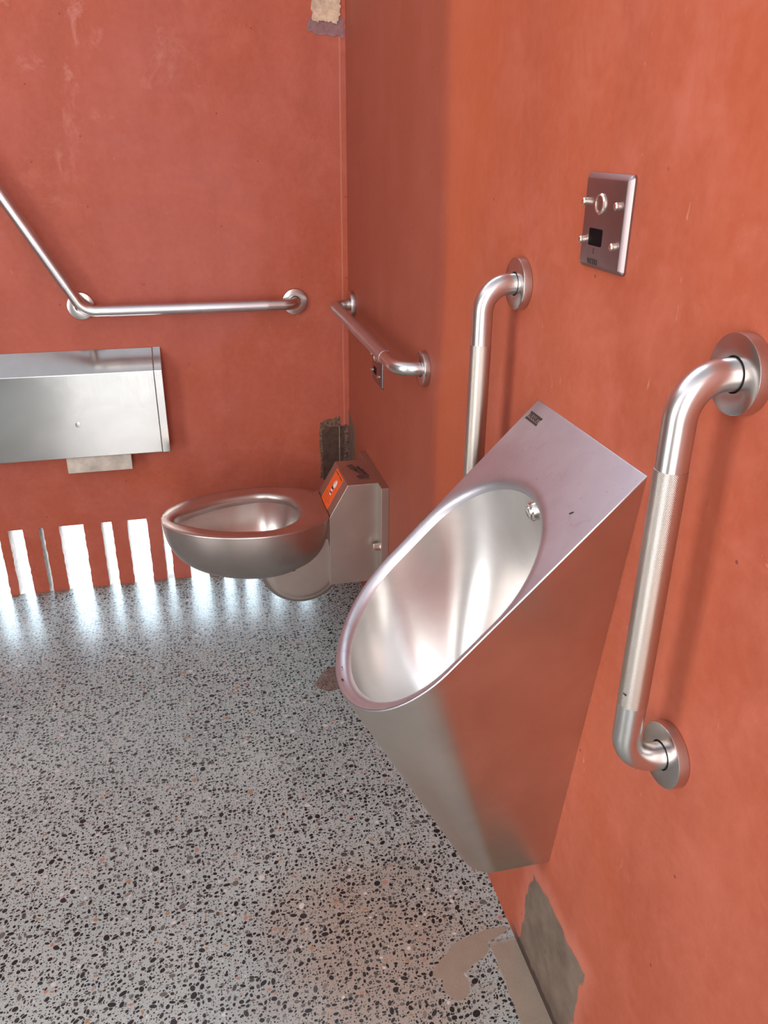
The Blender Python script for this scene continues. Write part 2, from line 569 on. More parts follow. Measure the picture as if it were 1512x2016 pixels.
def tube(path, r, n=40, caps=True):
    V, F = [], []
    path = [Vector(p) for p in path]
    prev = None
    for i, p in enumerate(path):
        if i == 0: t = path[1]-p
        elif i == len(path)-1: t = p-path[i-1]
        else: t = (path[i+1]-p).normalized()+(p-path[i-1]).normalized()
        t.normalize()
        if prev is None:
            _, u, _ = frame_of(t)
        else:
            u = (prev-t*prev.dot(t)).normalized()
        prev = u
        v = t.cross(u)
        for k in range(n):
            a = 2*PI*k/n
            V.append(p+(u*math.cos(a)+v*math.sin(a))*r)
    for j in range(len(path)-1):
        for k in range(n):
            m = (k+1) % n
            F.append((j*n+k, j*n+m, (j+1)*n+m, (j+1)*n+k))
    if caps:
        F.append(tuple(range(n)))
        F.append(tuple((len(path)-1)*n+k for k in range(n)))
    return V, F


def sleeve(p0, p1, r, name, parent, mat, n=64, m=24):
    """open sleeve around a straight run, with UVs for the knurl"""
    p0, p1 = Vector(p0), Vector(p1)
    a, u, v = frame_of(p1-p0)
    L = (p1-p0).length
    V, F, UV = [], [], []
    rings = [(0.0, r-0.0007)]+[(L*j/m, r) for j in range(m+1)]+[(L, r-0.0007)]
    for h, rr in rings:
        for k in range(n+1):
            t = 2*PI*k/n
            V.append(p0+a*h+(u*math.cos(t)+v*math.sin(t))*rr)
            UV.append((k/n, h/0.25))
    for j in range(len(rings)-1):
        for k in range(n):
            F.append((j*(n+1)+k, j*(n+1)+k+1, (j+1)*(n+1)+k+1, (j+1)*(n+1)+k))
    return mk(name, V, F, mat, parent, smooth=60, uv=UV)


def grid_loft(rings, closed=True, cap0=False, cap1=False):
    n = len(rings[0])
    V = [p for r in rings for p in r]
    F = []
    for j in range(len(rings)-1):
        for i in range(n if closed else n-1):
            k = (i+1) % n
            F.append((j*n+i, j*n+k, (j+1)*n+k, (j+1)*n+i))
    if cap0: F.append(tuple(range(n)))
    if cap1: F.append(tuple((len(rings)-1)*n+i for i in range(n)))
    return V, F


def extrude_poly(pts, vec):
    n = len(pts)
    V = [Vector(p) for p in pts]+[Vector(p)+Vector(vec) for p in pts]
    F = [tuple(range(n)), tuple(range(n, 2*n))]+[(i, (i+1) % n, n+(i+1) % n, n+i) for i in range(n)]
    return V, F


def text_part(name, txt, size, origin, xdir, ydir, mat, parent, depth=0.0003, bold=0.0):
    cu = bpy.data.curves.new(name, 'FONT')
    cu.body = txt
    cu.size = size
    cu.extrude = depth
    cu.offset = bold
    cu.align_x = 'CENTER'
    cu.align_y = 'CENTER'
    t = bpy.data.objects.new(name+'_tmp', cu)
    col.objects.link(t)
    bpy.context.view_layer.update()
    me = bpy.data.meshes.new_from_object(t.evaluated_get(bpy.context.evaluated_depsgraph_get()))
    x, y = Vector(xdir).normalized(), Vector(ydir).normalized()
    z = x.cross(y)
    mat4 = Matrix((x, y, z)).transposed().to_4x4()
    mat4.translation = Vector(origin)-ORG[parent]
    me.transform(mat4)
    me.materials.clear()
    me.materials.append(mat)
    me.name = name
    o = bpy.data.objects.new(name, me)
    col.objects.link(o)
    o.parent = parent
    ORG[o] = ORG[parent]
    bpy.data.objects.remove(t)
    bpy.data.curves.remove(cu)
    return o


# ------------------------------------------------------------------ room shell
RX0, RY0, RH = -2.3, -3.05, 2.55      # left wall, rear wall, wall height
WT = 0.07                            # back wall thickness
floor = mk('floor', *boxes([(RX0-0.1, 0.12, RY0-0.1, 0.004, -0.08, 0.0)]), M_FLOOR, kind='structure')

slots = [(-1.98, -1.93), (-1.86, -1.80), (-1.72, -1.69), (-1.60, -1.53), (-1.45, -1.42), (-1.34, -1.28), (-1.21, -1.18),
         (-1.105, -1.049), (-1.023, -0.982), (-0.938, -0.926), (-0.882, -0.813), (-0.763, -0.732), (-0.688, -0.630),
         (-0.5885, -0.5675), (-0.516, -0.459), (-0.414, -0.382), (-0.347, -0.307), (-0.262, -0.225), (-0.17, -0.13)]
SZ = 0.215
L = [(RX0-0.1, 0.12, 0.0, WT, SZ, RH)]
px = RX0-0.1
rows = []
for a, b in slots:
    rows.append((px, a))
    px = b
rows.append((px, 0.12))
random.seed(3)


def ragged_pier(x0, x1):
    """pier between two slots with slightly broken arrises"""
    V, F = [], []
    nz = 18
    for j in range(nz+1):
        z = SZ*1.0001*j/nz
        ja = random.uniform(-0.0012, 0.0012)
        jb = random.uniform(-0.0012, 0.0012)
        lo = 0.0 if x0 < RX0 else ja
        hi = 0.0 if x1 > 0 else jb
        V += [(x0+lo, 0, z), (x1+hi, 0, z), (x1-hi*0.5, WT, z), (x0-lo*0.5, WT, z)]
    for j in range(nz):
        for k in range(4):
            m = (k+1) % 4
            F.append((j*4+k, j*4+m, (j+1)*4+m, (j+1)*4+k))
    return V, F


V, F = boxes(L)
for a, b in rows:
    v2, f2 = ragged_pier(a, b)
    o0 = len(V)
    V += v2
    F += [tuple(i+o0 for i in q) for q in f2]
wall_back = mk('wall_back', V, F, M_BACK, kind='structure')
wall_back.data.materials.append(flat('raw_pale_concrete', (0.62, 0.57, 0.53), 0.85, noise=0.25, ns=70))
for pg in wall_back.data.polygons:          # the cut sides of the openings were never coated
    if pg.center.z < SZ and (abs(pg.normal.x) > 0.7 or pg.normal.y > 0.7):
        pg.material_index = 1
wall_right = mk('wall_right', *boxes([(0.0, 0.12, RY0-0.1, 0.0, 0.0, RH)]), M_RIGHT, kind='structure')
wall_left = mk('wall_left', *boxes([(RX0-0.1, RX0, RY0, -2.70, 0.0, RH), (RX0-0.1, RX0, -1.80, 0.0, 0.0, RH), (RX0-0.1, RX0, -2.70, -1.80, 2.12, RH)]), M_LEFT, kind='structure')  # opening added here to hold the side light
# rear wall with a wide doorway behind the photographer
DX0, DX1 = -1.27, -0.37
wall_rear = mk('wall_rear', *boxes([(RX0-0.1, DX0, RY0-0.1, RY0, 0, RH), (DX1, 0.0, RY0-0.1, RY0, 0, RH), (DX0, DX1, RY0-0.1, RY0, 2.2, RH)]), M_BACK, kind='structure')
dv = Vector((-0.69, 0.72, 0)).normalized()
dn = Vector((dv.y, -dv.x, 0))*0.02
dh = Vector((-1.30, -2.98, 0.01))
added_leaf = mk('added_leaf_1', *extrude_poly([dh-dn, dh+dn, dh+dn+dv*0.85, dh-dn+dv*0.85], (0, 0, 2.1)), M_LEAF, kind='structure')  # unseen dark leaf added for its reflection in the dispenser
ground = mk('ground', *boxes([(-14, 12, -16, RY0-0.1, -0.09, -0.01), (-14, 12, 0.004, 10, -0.09, -0.0005)]), M_OUT, kind='structure')

# bare patches where the plaster has broken away in the corner
random.seed(11)


def ragged(pts, plane, off, thick, amp=0.002, sub=7):
    P = []
    n = len(pts)
    for i in range(n):
        a, b = Vector((*pts[i], 0)), Vector((*pts[(i+1) % n], 0))
        for k in range(sub):
            q = a.lerp(b, k/sub)
            P.append((q.x+random.uniform(-amp, amp), q.y+random.uniform(-amp, amp)))
    if plane == 'y':
        W = [(min(-0.0005, x), off, z) for x, z in P]
        return extrude_poly(W, (0, -thick, 0))
    W = [(off, min(-0.0005, y), z) for y, z in P]
    return extrude_poly(W, (-thick, 0, 0))


mk('mauve_mortar_edge', *ragged([(-0.095, 1.536), (-0.096, 1.512), (-0.05, 1.503), (-0.004, 1.500), (-0.006, 1.545), (-0.05, 1.54)], 'y', 0.0, 0.0012, 0.003), M_STONE2, wall_back, label='mauve-grey mortar smear')
mk('mortar_patch', *ragged([(-0.088, 1.70), (-0.087, 1.60), (-0.084, 1.531), (-0.05, 1.534), (-0.021, 1.531), (-0.011, 1.560), (-0.014, 1.60), (-0.012, 1.70)], 'y', 0.0, 0.004, 0.003), M_STONE, wall_back, label='beige broken mortar')
mk('render_edge', *ragged([(-0.0925, 0.30), (-0.0925, 0.478), (-0.078, 0.488), (-0.030, 0.498), (-0.026, 0.472), (-0.004, 0.470), (-0.002, 0.30)], 'y', 0.0, 0.001, 0.0025), M_CRUMB, wall_back, label='crumbled edge of the plaster')
mk('bare_masonry', *ragged([(-0.086, 0.295), (-0.085, 0.458), (-0.070, 0.466), (-0.014, 0.466), (-0.012, 0.295)], 'y', 0.0, 0.0018, 0.0018), M_BRICK, wall_back, label='dark bare masonry')
mk('masonry_joint', *ragged([(-0.0330, 0.30), (-0.0325, 0.466), (-0.0312, 0.466), (-0.0318, 0.30)], 'y', 0.0, 0.0026, 0.0003), M_STONE, wall_back)
mk('rubble_strip', *ragged([(-0.020, 0.30), (-0.018, 0.38), (-0.016, 0.455), (-0.002, 0.470), (-0.001, 0.30)], 'y', 0.0, 0.0035, 0.0035, 12), flat('rubble', (0.14, 0.08, 0.06), 0.9, noise=1.0, ns=140), wall_back)
mk('bare_render', *ragged([(-0.002, 0.25), (-0.002, 0.515), (-0.045, 0.500), (-0.082, 0.475), (-0.088, 0.40), (-0.086, 0.25)], 'x', 0.0, 0.0015, 0.001), M_RAW, wall_right, label='bare brown render')


# ------------------------------------------------------------------ grab bars
TR = 0.0147


def flange(parent, c, axis, r=0.0355, t=0.0125):
    prof = [(TR-0.003, t-0.004), (TR+0.0016, t-0.004), (TR+0.0016, t), (r-0.0012, t), (r-0.0004, t-0.0004), (r, t-0.0015), (r, 0.0006), (r-0.0012, 0.0)]
    fl = mk('flange', *lathe(c, axis, prof, 72), M_FLANGE, parent, smooth=35)
    mk('shadow_gap', *lathe(c, axis, [(TR-0.001, t-0.0035), (TR+0.0018, t-0.0035), (TR+0.0018, t-0.0038), (TR-0.001, t-0.0038)], 40), M_GAP, fl)
    return fl


def vertical_bar(y, label):
    zt, zb, off = 1.0825, 0.6695, 0.0565
    t = thing('grab_bar', (0, y, zb), label, 'grab bar', 'knurled upright grab bars beside the urinal')
    path = fillet([(-0.004, y, zt), (-off, y, zt), (-off, y, zb), (-0.004, y, zb)], [0.037, 0.037])
    mk('tube', *tube(path, TR, 48), M_TUBE, t, smooth=60)
    sleeve((-off, y, 0.747), (-off, y, 1.000), TR+0.0004, 'knurled_grip', t, M_KNURL)
    flange(t, (0, y, zt), (-1, 0, 0))
    flange(t, (0, y, zb), (-1, 0, 0))
    return t


vertical_bar(-1.2495, 'vertical steel grab bar on the far side of the urinal, partly hidden behind it')
near_bar = vertical_bar(-1.742, 'large vertical steel grab bar nearest the camera, both round flanges visible')
mk('ink_mark', *boxes([(-0.0712, -0.0698, -1.7500, -1.7400, 0.7625, 0.7637)]), M_DARK, near_bar, label='short black ink mark')

# horizontal bar above the toilet on the right wall
t = thing('grab_bar', (0, -0.43, 0.846), 'short horizontal steel grab bar above the toilet cistern, in front of the small plate', 'grab bar')
zz, ya, yb, off = 0.8465, -0.076, -0.7955, 0.0575
mk('tube', *tube(fillet([(-0.004, ya, zz), (-off, ya-0.006, zz), (-off, yb+0.006, zz), (-0.004, yb, zz)], [0.035, 0.045]), TR, 48), M_TUBE, t, smooth=60)
sleeve((-off, -0.13, zz), (-off, -0.69, zz), TR+0.0004, 'peened_grip', t, M_PEEN)
flange(t, (0, ya, zz), (-1, 0, 0))
flange(t, (0, yb, zz), (-1, 0, 0))

# cranked bar on the back wall
t = thing('grab_bar', (-0.728, 0, 0.848), 'long cranked steel grab bar on the back wall, rising to the upper left', 'grab bar')
zz, off = 0.8475, 0.053
el = Vector((-0.716, -off, 0.8485))
dr = Vector((-0.1148, 0, 0.2135)).normalized()
top = el+dr*0.70
mk('tube', *tube(fillet([(-0.155, -0.004, zz), (-0.155, -off, zz), el, top, (top.x, -0.004, top.z)], [0.036, 0.05, 0.036]), TR, 48), M_TUBE, t, smooth=60)
sleeve((-0.236, -off, zz+0.00005), (-0.655, -off, 0.8482), TR+0.0003, 'peened_grip', t, M_PEEN)
sleeve(el+dr*0.074, el+dr*0.60, TR+0.0006, 'peened_grip', t, M_PEEN)
mk('support_post', *tube([(-0.728, -0.004, 0.8555), (-0.724, -0.046, 0.8555)], TR*0.75, 32), M_TUBE, t, smooth=60)
flange(t, (-0.155, 0, zz), (0, -1, 0))
flange(t, (-0.728, 0, 0.8555), (0, -1, 0))
flange(t, (top.x, 0, top.z), (0, -1, 0))


# ------------------------------------------------------------------ urinal
YC, K = -1.4785, 1.03
HY = math.hypot(1, K)
UU = Vector((-1, 0, -K))/HY
NN = Vector((-K, 0, 1))/HY
OO = Vector((0, 0, 0.941))


def P(w, s, h=0.0):
    """point of the sloping front: w sideways from the centre, s down the slope, h above it"""
    return OO+Vector((0, YC+w, 0))+UU*s+NN*h


HWO, SC_O, RO = 0.1425, 0.3055, 0.1425
HWI, SC_T, SC_B = 0.1275, 0.2310, 0.3020
ur = thing('urinal', (0, YC, 0.272), 'tall wall-hung stainless steel urinal with a sloping front and pointed bowl', 'urinal')

NA = 40
inner, outer = [], []
# bottom semicircle, from +w round to -w
for i in range(NA+1):
    a = PI*i/NA
    inner.append((math.cos(a)*HWI, SC_B+math.sin(a)*HWI))
    outer.append((math.cos(a)*HWO, SC_O+math.sin(a)*RO))
# -w side going up
NS = 8
for i in range(1, NS):
    f = i/NS
    inner.append((-HWI, SC_B+(SC_T-SC_B)*f))
    outer.append((-HWO, SC_O+(SC_T-SC_O)*f))
# top semicircle -w to +w; the outline is the rectangle
ca = math.atan2(SC_T, HWO)
angs = sorted(set([PI*i/NA for i in range(NA+1)]+[ca, PI-ca]))
for a in angs:
    c, s = -math.cos(a), math.sin(a)
    inner.append((c*HWI, SC_T-s*HWI))
    k = min(HWO/abs(c) if abs(c) > 1e-6 else 9e9, SC_T/s if s > 1e-6 else 9e9)
    outer.append((c*k, SC_T-s*k))
for i in range(1, NS):
    f = i/NS
    inner.append((HWI, SC_T+(SC_B-SC_T)*f))
    outer.append((HWO, SC_T+(SC_O-SC_T)*f))
inner = [Vector(p) for p in inner]
outer = [Vector(p) for p in outer]
cen = Vector((0, 0.27))
rings = []
B0 = 0.0014


def ring(fn):
    rings.append([fn(i) for i in range(len(inner))])


def toward(i, d):
    o, n = outer[i], inner[i]
    v = (n-o)
    L_ = v.length
    return o+v*min(1.0, d/L_) if L_ > 1e-9 else o


def fromin(i, d):
    o, n = outer[i], inner[i]
    v = (o-n)
    L_ = v.length
    return n+v*min(0.92, d/L_)


ring(lambda i: P(*outer[i], -B0))
ring(lambda i: P(*toward(i, 0.0005), -0.0004))
ring(lambda i: P(*toward(i, 0.0012), 0.0))
ring(lambda i: P(*toward(i, 0.0022), 0.0))
for d, h in ((0.018, 0.0), (0.0165, 0.0), (0.0125, -0.0002), (0.0095, -0.0008), (0.0065, -0.0020), (0.0038, -0.0040), (0.0016, -0.0070)):
    ring(lambda i: P(*fromin(i, d), h if d < 0.013 else 0.0))
lip = [P(*inner[i], -0.0115) for i in range(len(inner))]
rings.append(lip)
D = Vector((-0.142, YC, 0.485))
ND = 26
for j in range(1, ND+1):
    t_ = j/ND
    rr = []
    for i, B in enumerate(lip):
        hh = B.z-D.z
        dn = (-NN*0.35+Vector((0, 0, -0.65))).normalized()
        P1 = B+dn*(hh*0.45+0.02)
        out = Vector((B.x-D.x, B.y-D.y, 0))
        P2 = D+out*0.55+Vector((0, 0, 0.03+0.18*hh))
        P3 = D+out.normalized()*0.016
        q = B*(1-t_)**3+P1*3*t_*(1-t_)**2+P2*3*t_*t_*(1-t_)+P3*t_**3
        rr.append(q)
    rings.append(rr)
V, F = grid_loft(rings)
# split into the front plate and the basin
n = len(inner)
NF = 11
FP = F[:n*NF]
FB = F[n*NF:]
basin = mk('front_plate', V[:n*(NF+1)], FP, M_URINAL, ur, smooth=40)
off_ = n*NF
mk('bowl', V[off_:], [tuple(i-off_ for i in q) for q in FB], M_BASIN, ur, smooth=80)
mk('drain', *lathe(D+Vector((0, 0, -0.003)), (0, 0, 1), [(0.020, 0.0), (0.019, 0.005), (0.013, 0.008), (0.006, 0.006), (0.0005, 0.006)], 36), M_CHROME, ur, smooth=40)

# outer skin: from the sloping outline down to the small foot
top_o, bot_o = [], []
ZB, HWB, XB = 0.272, 0.042, -0.086
topc = [(HWO, SC_O*i/24) for i in range(24)]
botc = [(HWB, XB*i/24) for i in range(24)]
for i in range(49):
    a = PI*i/48
    topc.append((math.cos(a)*HWO, SC_O+math.sin(a)*RO))
    botc.append((math.cos(a)*HWB, XB-math.sin(a)*HWB))
for i in range(23, -1, -1):
    topc.append((-HWO, SC_O*i/24))
    botc.append((-HWB, XB*i/24))
rings = []
for j in range(31):
    t_ = j/30
    rg = []
    for (w, s), (wb, xb) in zip(topc, botc):
        a = P(w, s, -B0)
        a.x = min(a.x, 0.0)
        if s < 1e-9: a = Vector((0, YC+w, 0.9395))
        b = Vector((xb, YC+wb, ZB))
        rg.append(a.lerp(b, t_))
    rings.append(rg)
lastc = Vector((-0.05, YC, ZB))
for k, (ins, dz) in enumerate(((0.0015, -0.0025), (0.005, -0.0045), (0.012, -0.0050))):
    rings.append([Vector((q.x+(lastc.x-q.x)*ins/0.05*(0 if q.x > -0.001 else 1), q.y+(YC-q.y)*ins/0.042, ZB+dz)) for q in rings[30]])
V, F = grid_loft(rings, closed=False, cap1=True)
mk('outer_shell', V, F, M_SHELL, ur, smooth=28)

# spreader knob high on the bowl's back, badge in the corner
sp = Vector((-0.0600, YC+0.000, 0.842))
ax = Vector((-1, 0, -0.25))
spr = mk('spreader', *lathe(sp, ax, [(0.0120, -0.01), (0.0120, 0.0035), (0.0112, 0.0045), (0.0085, 0.0050), (0.0080, 0.0070), (0.0060, 0.0080), (0.0005, 0.0082)], 36), M_CHROME, ur, smooth=35)
bc = Vector((0, 0))
bd = [(-1.3454, 0.0200), (-1.3454, 0.0300), (-1.3815, 0.0300), (-1.3815, 0.0200)]
bx, by = (YC, 0)
def PB(y, s, h): return P(y-YC, s, h)
badge = mk('badge', *extrude_poly([PB(y, s, 0.0) for y, s in ((-1.3450, 0.0180), (-1.3450, 0.0312), (-1.3818, 0.0312), (-1.3818, 0.0180))], NN*0.0002), flat('badge_ground', (0.42, 0.31, 0.28), 0.4, 0.8), ur)
for s0, s1 in ((0.0180, 0.0212), (0.0280, 0.0312)):
    mk('badge_band', *extrude_poly([PB(y, s, 0.0002) for y, s in ((-1.3450, s0), (-1.3450, s1), (-1.3818, s1), (-1.3818, s0))], NN*0.0003), M_DARK, badge, label='dark band')
text_part('lettering', 'FRANKE', 0.0088, PB(-1.3634, 0.0246, 0.0003), (0, -1, 0), -UU, M_DARK, badge, 0.0002, 0.0002)
for (y, s, l, w, rot) in ((-1.573, 0.083, 0.0035, 0.0013, 0.9), (-1.478, 0.4385, 0.003, 0.0012, 0.5), (-1.457, 0.433, 0.0018, 0.0008, 0.2)):
    cpt = PB(y, s, 0.0002)
    yv = Vector((0, 1, 0))
    e1 = (yv*math.cos(rot)+UU*math.sin(rot))
    e2 = NN.cross(e1)
    mk('scuff_mark', *extrude_poly([cpt+e1*math.cos(a)*l+e2*math.sin(a)*w for a in [2*PI*i/12 for i in range(12)]], NN*0.0002), M_DARK, ur, label='small dark chip')


# ------------------------------------------------------------------ toilet
TY = -0.3915
ZR = 0.386
to = thing('toilet', (0, TY, 0.12), 'wall-hung stainless steel toilet with an integral steel seat, in the corner', 'toilet')


def spline(pts, m=96, closed=True):
    """Catmull-Rom through the points, resampled"""
    out = []
    n_ = len(pts)
    for i in range(n_):
        p0, p1, p2, p3 = [Vector(pts[(i+k-1) % n_]) for k in range(4)]
        for k in range(12):
            t_ = k/12
            out.append(0.5*((2*p1)+(-p0+p2)*t_+(2*p0-5*p1+4*p2-p3)*t_**2+(-p0+3*p1-3*p2+p3)*t_**3))
    return out


ho = [(-0.5650, 0), (-0.5535, 0.055), (-0.5030, 0.1040), (-0.4450, 0.1350), (-0.3840, 0.1530), (-0.3050, 0.1605), (-0.2350, 0.1480), (-0.1850, 0.1190), (-0.1500, 0.0850)]
hi = [(-0.5370, 0), (-0.5290, 0.0190), (-0.4900, 0.0480), (-0.4260, 0.0850), (-0.3610, 0.1040), (-0.2990, 0.1090), (-0.2450, 0.0800), (-0.2205, 0.035)]


def resample(h, m, closed_back):
    full = [Vector(p) for p in h]
    if closed_back: full.append(Vector((-0.2165, 0)))
    else: full += [Vector((-0.150, 0.0))]
    mir = [Vector((p.x, -p.y)) for p in full[1:-1]][::-1]
    loop = full+mir
    pts = spline([(p.x, p.y) for p in loop])
    # resample by angle around a centre
    cx = -0.35
    res = []
    for k in range(m):
        a = 2*PI*k/m
        d = Vector((math.cos(a), math.sin(a)))
        best = None
        for i in range(len(pts)):
            p, q = pts[i]-Vector((cx, 0)), pts[(i+1) % len(pts)]-Vector((cx, 0))
            e = q-p
            den = d.x*e.y-d.y*e.x
            if abs(den) < 1e-12: continue
            t_ = (p.x*e.y-p.y*e.x)/den
            s_ = (p.x*d.y-p.y*d.x)/den
            if t_ > 0 and -1e-6 <= s_ <= 1+1e-6:
                if best is None or t_ > best: best = t_
        res.append(Vector((cx, 0))+d*best)
    return res


MN = 128
oo = resample(ho, MN, False)
ii = resample(hi, MN, True)
for p in oo:
    p.x = min(p.x, -0.147)


def T(p, z): return Vector((p.x, TY+p.y, z))


rings = [[T(o, ZR-0.0025) for o in oo]]
rings.append([T(o.lerp(i, 0.006), ZR-0.0008) for o, i in zip(oo, ii)])
rings.append([T(o.lerp(i, 0.025), ZR) for o, i in zip(oo, ii)])
for f, dz in ((0.35, -0.0008), (0.65, -0.002), (0.80, -0.0032), (0.90, -0.0052), (0.96, -0.0085), (0.99, -0.013), (1.0, -0.020)):
    rings.append([T(o.lerp(i, f), ZR+dz) for o, i in zip(oo, ii)])
rings.append([T(i.lerp(o, 0.04), ZR-0.028) for o, i in zip(oo, ii)])
mk('seat', *grid_loft(rings), M_TOILET, to, smooth=50)
# outer bowl
rings = []
CX = -0.33
H = 0.170
for j in range(33):
    t_ = (j/32)
    a = t_*PI/2
    zf = math.sin(a)**(2/2.15)
    rf = max(0.0, math.cos(a))**(2/2.5)
    rings.append([Vector((CX+(o.x-CX)*rf, TY+o.y*rf, ZR-0.0025-H*zf)) for o in oo])
mk('bowl_body', *grid_loft(rings), M_TOILET, to, smooth=70)
# inside of the bowl
rings = []
for j in range(25):
    t_ = j/24
    a = t_*PI/2
    zf = math.sin(a)**(2/1.9)
    rf = 1.06*max(0.0, math.cos(a))**(2/2.6)
    c0 = Vector((-0.30, 0))
    rings.append([T(c0+(i-c0)*rf*(1-0.0*t_), ZR-0.024-0.130*zf) for i in ii])
mk('bowl_inside', *grid_loft(rings), M_BASIN, to, smooth=70)
# trap under the bowl: a rounded drum
tv, tf = lathe((-0.218, TY, 0.237), (0, -1, 0), [(0.0005, 0.062), (0.02, 0.062), (0.04, 0.062), (0.055, 0.062), (0.07, 0.062), (0.080, 0.062), (0.090, 0.062), (0.0925, 0.0612), (0.095, 0.062), (0.100, 0.060), (0.107, 0.054), (0.112, 0.044), (0.113, 0.032), (0.113, -0.032), (0.107, -0.054), (0.09, -0.062), (0.06, -0.062), (0.03, -0.062), (0.0005, -0.062)], 120)
for q in tv:                                # the drum ends where it meets the underside of the bowl
    q.z = min(q.z, 0.229+max(0.0, min(1.0, (q.x+0.240)/0.035))*0.12)
mk('trap', tv, tf, M_CISTERN, to, smooth=45)
# cistern box with chamfered top front
yn, yf = -0.4690, -0.2930
prof = [(-0.019, 0.467), (-0.0985, 0.467), (-0.1480, 0.3800), (-0.1490, 0.184), (-0.019, 0.184)]
bevel(mk('cistern', *extrude_poly([(x, yn, z) for x, z in prof], (0, yf-yn, 0)), M_CISTERN, to), 0.0012, 2)
bevel(mk('wall_frame', *boxes([(-0.0200, 0.0, -0.5085, -0.2310, 0.15, 0.4670)]), M_CISTERN, to), 0.001, 2)
mk('seat_bracket', *extrude_poly([(-0.149, yn, 0.386), (-0.164, yn-0.010, 0.386), (-0.164, yn-0.010, 0.381), (-0.149, yn, 0.30)], (0, yf-yn, 0)), M_TOILET, to)
mk('access_screw', *lathe((-0.019, -0.489, 0.2945), (-1, 0, 0), [(0.0100, 0), (0.0100, 0.003), (0.0090, 0.0155), (0.0075, 0.0170), (0.0005, 0.0170)], 24), M_CHROME, to, smooth=25)
# warning sticker on the chamfer
ca_ = Vector((-0.0985, 0, 0.467))
cb_ = Vector((-0.1480, 0, 0.380))
cu_ = (cb_-ca_).normalized()
cn_ = Vector((cu_.z, 0, -cu_.x))
if cn_.x > 0: cn_ = -cn_


def CP(y, s, h): return ca_+Vector((0, y, 0))+cu_*s+cn_*h


def quad(y0, y1, s0, s1, h): return [CP(y0, s0, h), CP(y1, s0, h), CP(y1, s1, h), CP(y0, s1, h)]


st = mk('sticker', *extrude_poly(quad(-0.337, -0.4225, 0.003, 0.0965, 0.0001), cn_*0.0004), M_ORANGE, to, label='orange warning sticker')
for k, (y0, y1, s) in enumerate(((-0.343, -0.378, 0.009), (-0.384, -0.416, 0.009))):
    mk('text_line', *extrude_poly(quad(y0, y1, s, s+0.0022, 0.0005), cn_*0.0002), M_DARK, st, label='line of small black print')
for k in range(4):
    s = 0.068+k*0.0062
    mk('text_line', *extrude_poly(quad(-0.343, -0.343-0.070*(0.75+0.25*((k*7) % 3)/2), s, s+0.0007, 0.0005), cn_*0.0002), M_DARK, st, label='line of small black print')


def blobp(cy, cs, ry, rs, name, mat, h=0.0006, sq=2.0):
    pts = []
    for i in range(28):
        a = 2*PI*i/28
        pts.append(CP(cy+ry*math.copysign(abs(math.cos(a))**(2/sq), math.cos(a)), cs+rs*math.copysign(abs(math.sin(a))**(2/sq), math.sin(a)), h))
    mk(name, *extrude_poly(pts, cn_*0.0002), mat, st)


blobp(-0.385, 0.034, 0.012, 0.011, 'pictogram', M_WHITE)
blobp(-0.381, 0.029, 0.0022, 0.006, 'pictogram', flat('pale_pink_print', (0.6, 0.2, 0.22), 0.5), 0.0009)
blobp(-0.380, 0.047, 0.009, 0.004, 'pictogram', M_DARK)
blobp(-0.382, 0.053, 0.009, 0.0035, 'pictogram', M_WHITE)
blobp(-0.384, 0.058, 0.008, 0.0025, 'pictogram', M_DARK)
blobp(-0.386, 0.063, 0.007, 0.0028, 'pictogram', M_WHITE)
# worn glue marks on the cistern top
random.seed(5)


def top_blob(pts, mat, name, h, amp=0.0015, lab=None):
    P_ = []
    for i in range(len(pts)):
        a, b = Vector(pts[i]), Vector(pts[(i+1) % len(pts)])
        for k in range(5):
            q = a.lerp(b, k/5)
            P_.append((q.x+random.uniform(-amp, amp), q.y+random.uniform(-amp, amp), 0.467+h))
    mk(name, *extrude_poly(P_, (0, 0, 0.0003)), mat, to, label=lab)


top_blob([(-0.076, -0.332), (-0.060, -0.324), (-0.050, -0.355), (-0.036, -0.366), (-0.031, -0.41), (-0.034, -0.438), (-0.060, -0.436), (-0.064, -0.41), (-0.050, -0.400), (-0.066, -0.37)], M_RESIDUE, 'glue_residue', 0.0, lab='dark worn glue mark')
top_blob([(-0.0625, -0.352), (-0.058, -0.350), (-0.053, -0.378), (-0.058, -0.380)], M_DARK, 'glue_residue', 0.0004, 0.001, 'black smear')
top_blob([(-0.052, -0.345), (-0.044, -0.345), (-0.036, -0.405), (-0.041, -0.408), (-0.047, -0.36)], M_DARK, 'glue_residue', 0.0004, 0.001, 'black smear')


